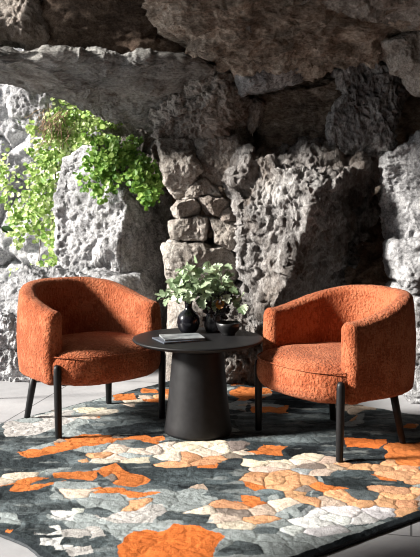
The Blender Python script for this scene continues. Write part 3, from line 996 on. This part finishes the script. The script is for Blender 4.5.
    mesh('edge_binding', VV, Fe, M['binding'], root)
    return root


build_rug()

# ------------------------------------------------------------------ foliage
LEAF_ROUND = ([(0, 0, 0), (0.36, 0.10, .06), (0.50, 0.45, .10), (0.36, 0.80, .06), (0, 1.0, -.05), (-0.36, 0.80, .06), (-0.50, 0.45, .10), (-0.36, 0.10, .06), (0, 0.5, -.04)],
              [(8, 0, 1), (8, 1, 2), (8, 2, 3), (8, 3, 4), (8, 4, 5), (8, 5, 6), (8, 6, 7), (8, 7, 0)])
LEAF_LOBED = ([(0, 0, 0), (0.22, 0.05, .03), (0.50, 0.22, .10), (0.36, 0.38, .06), (0.50, 0.62, .08), (0.28, 0.66, .05), (0.20, 0.92, 0), (0, 1.02, -.08),
               (-0.20, 0.92, 0), (-0.28, 0.66, .05), (-0.50, 0.62, .08), (-0.36, 0.38, .06), (-0.50, 0.22, .10), (-0.22, 0.05, .03), (0, 0.45, -.05)],
              [(14, k, k + 1) for k in range(13)] + [(14, 13, 0)])
LEAF_LONG = ([(0, 0, 0), (0.12, 0.15, .03), (0.20, 0.45, .04), (0.13, 0.75, .0), (0, 1.0, -.10), (-0.13, 0.75, .0), (-0.20, 0.45, .04), (-0.12, 0.15, .03), (0, 0.45, -.02)],
             [(8, k, k + 1) for k in range(7)] + [(8, 7, 0)])


def leaves(spec, shape):
    """spec: list of (position, size, direction of tip, face normal)"""
    LV, LF = shape
    LV = np.array(LV)
    V, Fc = [], []
    for pos, s, tip, nrm in spec:
        t = Vector(tip).normalized(); n = Vector(nrm).normalized()
        x = t.cross(n)
        if x.length < 1e-3: x = Vector((1, 0, 0))
        x.normalize(); n = x.cross(t)
        Bm = np.array([x[:], t[:], n[:]])
        W = LV @ Bm * s + np.array(pos)
        o = len(V)
        V.extend(W.tolist()); Fc.extend([tuple(i + o for i in q) for q in LF])
    return V, Fc


def climber(name, label, cat, blobs, stems, mat, seed, size=(0.018, 0.042), stem_mat='twig', group=None):
    """blobs: (px, py, Y, rx, ry, number of leaves)"""
    rnd = random.Random(seed)
    base = at(blobs[0][0], blobs[0][1], blobs[0][2])
    root = empty(name, base)
    tag(root, label, cat, group)
    sp = []
    for px, py, Y, rx, ry, n in blobs:
        cl = [(rnd.gauss(0, 1), rnd.gauss(0, 1)) for _ in range(max(3, n // 14))]
        for _ in range(n):
            cxx, cyy = rnd.choice(cl)
            g1 = max(-1.7, min(1.7, cxx * 0.62 + rnd.gauss(0, 0.26))); g2 = max(-1.7, min(1.7, cyy * 0.62 + rnd.gauss(0, 0.26)))
            d = math.hypot(g1, g2)
            y = Y - rnd.uniform(0.0, 0.16) * max(0.2, 1 - d * 0.5)
            p = np.array(at(px + g1 * rx, py + g2 * ry, Y)); p[1] = y
            tip = (rnd.uniform(-.8, .8), rnd.uniform(-.7, .1), rnd.uniform(-1.0, 0.1))
            nrm = (rnd.uniform(-.9, .5), -1 + rnd.uniform(-.3, .5), rnd.uniform(-.1, 1.1))
            sp.append((p - np.array(base), rnd.uniform(*size), tip, nrm))
    V, Fc = leaves(sp, LEAF_ROUND)
    mesh('foliage', V, Fc, M[mat], root, smooth=False)
    parts = []
    for pts, Y, r in stems:
        wp = [np.array(at(x, y, Y)) - np.array(base) for x, y in pts]
        parts.append(tube(catmull(wp, 6), r, r * 0.5, 5))
    if parts:
        V, Fc = join(parts)
        mesh('stems', V, Fc, M[stem_mat], root)
    return root


rnd = random.Random(8)


def wander(x0, y0, x1, y1, n=5, j=4):
    return [(x0 + (x1 - x0) * k / n + rnd.uniform(-j, j), y0 + (y1 - y0) * k / n + rnd.uniform(-j, j) * 0.5) for k in range(n + 1)]


YC = 6.55
climber('hanging_vine', 'lime green vine hanging down the bright cliff on the left', 'vine',
        [(52, 165, YC + .1, 15, 22, 400), (40, 205, YC + .15, 20, 24, 440), (55, 245, YC + .05, 14, 20, 220), (28, 235, YC + .2, 16, 26, 170), (6, 180, YC + .25, 9, 22, 90), (44, 268, YC, 18, 8, 110), (72, 262, YC - .1, 6, 6, 40), (16, 205, YC + .2, 10, 18, 80)],
        [(wander(60, 130, 58, 270), YC + .08, .006), (wander(52, 135, 40, 262), YC + .12, .005), (wander(62, 140, 64, 280), YC + .02, .006), (wander(45, 150, 20, 250), YC + .15, .004), (wander(58, 150, 52, 275), YC + .05, .004)],
        'lime_leaf', 3)
climber('climbing_shrub', 'lime green shrub growing at the top of the cliff under the slab', 'shrub',
        [(70, 118, YC + .1, 20, 12, 360), (95, 112, YC + .05, 14, 8, 170), (34, 126, YC + .2, 8, 9, 80), (88, 138, YC - .05, 22, 14, 480), (62, 140, YC, 12, 12, 200), (112, 120, YC + .02, 9, 8, 80)],
        [(wander(70, 150, 45, 105), YC + .05, .006), (wander(75, 150, 95, 106), YC + .05, .006), (wander(62, 150, 36, 122), YC + .1, .005)],
        'lime_leaf', 4)
climber('trailing_ivy', 'darker green ivy trailing over the top of the block shaped boulder', 'ivy',
        [(112, 158, 6.05, 20, 12, 420), (138, 178, 6.0, 17, 13, 400), (152, 192, 5.98, 10, 9, 200), (96, 172, 6.1, 14, 10, 180), (100, 190, 6.02, 10, 8, 70), (122, 145, 6.1, 14, 6, 120)],
        [(wander(92, 152, 160, 198), 6.08, .006), (wander(95, 155, 140, 196), 6.1, .005), (wander(90, 160, 112, 195), 6.12, .004)],
        'green_leaf', 5)
# dry brown roots among the shrub
rb = at(55, 130, 6.5)
root = empty('dry_roots', rb)
tag(root, 'tangle of dry brown twigs among the lime green shrub on the cliff', 'twigs')
parts = []
for k in range(70):
    x0, y0 = rnd.gauss(55, 7), rnd.gauss(122, 7)
    ln = rnd.uniform(8, 22); an = rnd.uniform(-0.5, 1.1) + PI / 2
    pts = [np.array(at(x0 + math.cos(an) * ln * t + rnd.uniform(-2, 2), y0 + math.sin(an) * ln * t, 6.42 + rnd.uniform(-.06, .1))) - np.array(rb) for t in (0, .33, .66, 1)]
    parts.append(tube(catmull(pts, 3), 0.0028, 0.0016, 4))
V, Fc = join(parts)
mesh('twigs', V, Fc, M['dry_twig'], root)

# dark leaved shrub whose branch tip enters at the left edge
sb = (-1.42, 5.25, 0.0)
root = empty('shrub', sb)
tag(root, 'dark green leaf tip of a shrub poking in at the left edge of the picture', 'shrub')
parts = [tube(catmull([(0, 0, 0), (0.02, 0, .4), (-0.02, 0, .8), (0.05, 0, 1.15)], 6), 0.012, 0.006)]
sp = []
for z0, dx, dy in ((0.75, -.2, .1), (0.9, -.25, -.1), (1.0, .15, 0.0), (1.1, .05, .05), (0.6, -.2, .0)):
    e = (dx, dy, z0 + .05)
    parts.append(tube(catmull([(0, 0, z0 - .12), (dx * .5, dy * .5, z0), e], 5), 0.005, 0.003))
    for k in range(5):
        t = 0.35 + 0.16 * k
        pos = np.array([dx * t, dy * t, z0 - .05 + .1 * t])
        sp.append((pos, 0.075, (dx * 2 + (.5 if k % 2 else -.2), -.5 if k % 2 else .5, -.35), (0.1, -.5, 1)))
tp = np.array(at(1, 227, 5.25)) - np.array(sb)
sp += [(tp, 0.085, (1, -.2, -.25), (0.1, -.9, .5)), (tp + np.array([-.02, 0, .0]), 0.07, (.15, -.3, -1), (0.3, -1, .2)), (tp + np.array([.0, 0, -.005]), 0.055, (.9, -.2, -.6), (0, -1, .6)), (tp + np.array([-.05, 0.02, .0]), 0.07, (-.1, -.3, -1), (0.2, -1, .2))]
parts.append(tube(catmull([(0.02, 0, 0.9), (0.1, 0, 1.0), tuple(tp)], 5), 0.005, 0.003))
V, Fc = join(parts); mesh('stem', V, Fc, M['twig'], root)
V, Fc = leaves(sp, LEAF_LONG); mesh('leaves', V, Fc, M['dark_leaf'], root, smooth=False)

# ------------------------------------------------------------------ things on the table
def spot(px, Y):
    return ((px - CX) * Y / F, Y, TZ)


vx = spot(188.5, 4.66)
vase = empty('vase', vx)
tag(vase, 'round glossy black bottle vase holding a green branch on the table', 'vase')
v, f = lathe([(0.030, 0.0), (0.040, 0.003), (0.053, 0.022), (0.060, 0.052), (0.056, 0.080), (0.042, 0.102), (0.024, 0.116), (0.0185, 0.128), (0.0185, 0.150), (0.022, 0.160), (0.0235, 0.162), (0.0200, 0.161), (0.0155, 0.150), (0.0155, 0.128)], 64, True, True)
mesh('body', v, f, M['black_glaze'], vase)

px_ = spot(213, 4.70)
pot = empty('pot', px_)
tag(pot, 'small mottled dark pot behind the bowl, holding a bushy leafy plant', 'pot')
v, f = lathe([(0.030, 0), (0.040, 0.004), (0.050, 0.03), (0.050, 0.055), (0.043, 0.075), (0.036, 0.085), (0.038, 0.092), (0.034, 0.092), (0.031, 0.082), (0.038, 0.07)], 48, True, True)
mesh('body', v, f, M['mottled'], pot)

bx = spot(228.5, 4.585)
bowl = empty('bowl', bx)
tag(bowl, 'small black bowl at the right on the table', 'bowl')
v, f = lathe([(0.030, 0), (0.034, 0.002), (0.034, 0.008), (0.050, 0.022), (0.060, 0.045), (0.0625, 0.062), (0.0605, 0.063), (0.057, 0.046), (0.046, 0.026), (0.02, 0.014)], 64, True, True)
mesh('body', v, f, M['black_bowl'], bowl)


def spray(name, label, cat, base, z_off, ends, leaf_n, size, seed, mat='mint_leaf', extra=None, bush=()):
    """leafy stems rising from a vessel's mouth"""
    r_ = random.Random(seed)
    o = empty(name, (base[0], base[1], base[2] + z_off))
    tag(o, label, cat)
    parts, sp = [], []
    for (px, py, Y) in ends:
        e = np.array(at(px, py, Y)) - np.array([base[0], base[1], base[2] + z_off])
        mid = e * 0.5 + np.array([-e[0] * .2, 0, .04])
        c = catmull([(0, 0, -.02), (e[0] * .08, e[1] * .08, .03), mid, e], 6)
        parts.append(tube(c, 0.003, 0.0015, 5))
        for k in range(leaf_n):
            t = r_.uniform(0.45, 1.05)
            b_ = c[min(len(c) - 1, int(t * (len(c) - 1)))]
            off = np.array([r_.gauss(0, .024), r_.gauss(0, .024), r_.gauss(0, .018)])
            tip = (r_.uniform(-1, 1), r_.uniform(-1, .3), r_.uniform(-.9, .2))
            nr = (r_.uniform(-.8, .3), r_.uniform(-1.0, -.2), r_.uniform(.1, 1.0))
            sp.append((b_ + off, r_.uniform(*size), tip, nr))
    for (px, py, Y, rx, ry, n) in bush:
        for k in range(n):
            a = r_.uniform(0, 2 * PI); q = math.sqrt(r_.random())
            p = np.array(at(px + rx * q * math.cos(a), py + ry * q * math.sin(a), Y)) - np.array([base[0], base[1], base[2] + z_off])
            p[1] += r_.uniform(-.07, .07)
            tip = (math.cos(a) * .8 + r_.uniform(-.4, .4), r_.uniform(-1, .2), -math.sin(a) * .4 + r_.uniform(-.8, .1))
            nr = (r_.uniform(-.9, .3), r_.uniform(-1.0, -.2), r_.uniform(.2, 1.0))
            sp.append((p, r_.uniform(*size), tip, nr))
    V, Fc = join(parts); mesh('stems', V, Fc, M['twig'], o)
    V, Fc = leaves(sp, LEAF_LOBED); mesh('leaves', V, Fc, M[mat], o, smooth=False)
    if extra: extra(o)
    return o


spray('leafy_branch', 'pale green leafy branch leaning left out of the round vase', 'branch', vx, 0.155,
      [(160, 300, 4.60), (166, 290, 4.66), (172, 283, 4.7), (176, 296, 4.58), (184, 270, 4.68), (158, 296, 4.64)], 12, (0.026, 0.048), 12)


def bits(o):
    r_ = random.Random(4)
    sp = []
    for k in range(240):
        a = r_.uniform(0, 2 * PI)
        z = r_.uniform(-.02, .13)
        rr = (0.058 + 0.03 * math.sin(z * 18)) * math.sqrt(r_.random())
        sp.append(((rr * math.cos(a) + .012, rr * math.sin(a) - .02, z), r_.uniform(.012, .030), (math.cos(a), math.sin(a), r_.uniform(-.6, .8)), (r_.uniform(-1, 1), -1, r_.uniform(-.5, 1))))
    V, Fc = leaves(sp, LEAF_LOBED)
    d = mesh('dried_leaves', V, Fc, M['charred'], o, smooth=False); d['label'] = 'crumpled black dried leaves'
    p = np.array(at(221, 300, 4.62)) - np.array(o.location)
    V, Fc = leaves([(p, .05, (-.2, -.3, -1), (-.4, -1, .3))], LEAF_ROUND)
    d = mesh('amber_leaf', V, Fc, M['amber_leaf'], o, smooth=False); d['label'] = 'single amber leaf'


spray('bushy_plant', 'bushy pale green plant with one amber leaf growing from the mottled pot', 'plant', px_, 0.088,
      [(196, 268, 4.70), (208, 262, 4.74), (222, 268, 4.70), (236, 288, 4.66), (244, 296, 4.64), (200, 285, 4.62)], 7, (0.03, 0.058), 13,
      extra=bits, bush=[(203, 277, 4.68, 22, 15, 70), (218, 284, 4.68, 18, 12, 34), (240, 299, 4.64, 6, 6, 7), (196, 292, 4.64, 12, 8, 22)])


def book(name, label, cx_, cy_, z, w, d, t, rot, cover, group=None):
    o = empty(name, (cx_, cy_, z), rot)
    tag(o, label, 'magazine', group)
    def bxx(nm, lo, hi, m):
        bm = bmesh.new(); bmesh.ops.create_cube(bm, size=1.0)
        for q in bm.verts:
            for k in range(3): q.co[k] = lo[k] if q.co[k] < 0 else hi[k]
        bmesh.ops.bevel(bm, geom=bm.edges[:], offset=min(0.0012, t * .2), segments=1, affect='EDGES')
        return obj_bm(nm, bm, m, o, smooth=False)
    bxx('pages', (-w / 2 + .003, -d / 2 + .003, .0015), (w / 2 - .004, d / 2 - .003, t - .0015), M['paper'])
    bxx('front_cover', (-w / 2, -d / 2, t - .0022), (w / 2, d / 2, t), cover)
    bxx('back_cover', (-w / 2, -d / 2, 0), (w / 2, d / 2, .0022), cover)
    bxx('spine', (-w / 2 - .001, -d / 2, 0), (-w / 2 + .0025, d / 2, t), cover)
    return o


book('magazine', 'dark magazine lying flat on the table under the grey one', -0.150, 4.435, TZ, 0.225, 0.165, 0.008, math.radians(24), M['cover_dark'], 'magazines stacked on the table')
book('magazine', 'grey magazine on top of the dark one in front of the vase', -0.138, 4.445, TZ + .008, 0.20, 0.15, 0.009, math.radians(14), M['cover_grey'], 'magazines stacked on the table')

# ------------------------------------------------------------------ light and camera
w = bpy.data.worlds.new('sky')
S.world = w
w.use_nodes = True
bg = w.node_tree.nodes['Background']
bg.inputs['Color'].default_value = (0.88, 0.94, 1.0, 1)
bg.inputs['Strength'].default_value = 0.85
sun = bpy.data.lights.new('sun', 'SUN')
sun.energy = 12.0
sun.angle = math.radians(9)
sun.color = (1.0, 0.95, 0.88)
so = bpy.data.objects.new('sun', sun)
COL.objects.link(so)
to_sun = Vector((-0.89, -0.17, 0.43)).normalized()
so.rotation_euler = to_sun.to_track_quat('Z', 'Y').to_euler()
so.location = (-4, 2, 4)

cam = bpy.data.cameras.new('camera')
co = bpy.data.objects.new('camera', cam)
COL.objects.link(co)
co.location = (0, 0, CH)
co.rotation_euler = (PI / 2, 0, 0)
cam.sensor_fit = 'VERTICAL'
cam.sensor_height = 24.0
cam.lens = 24.0 * F / 557.0
cam.shift_y = -(278.5 - HY) / 557.0
cam.clip_start = 0.05
S.camera = co

S.view_settings.view_transform = 'Standard'
S.view_settings.look = 'None'
S.view_settings.gamma = 1.0
S.view_settings.use_curve_mapping = False
S.view_settings.exposure = 0.25
S.cycles.use_denoising = True
S.cycles.filter_width = 1.05
S.cycles.max_bounces = 10
S.cycles.diffuse_bounces = 6
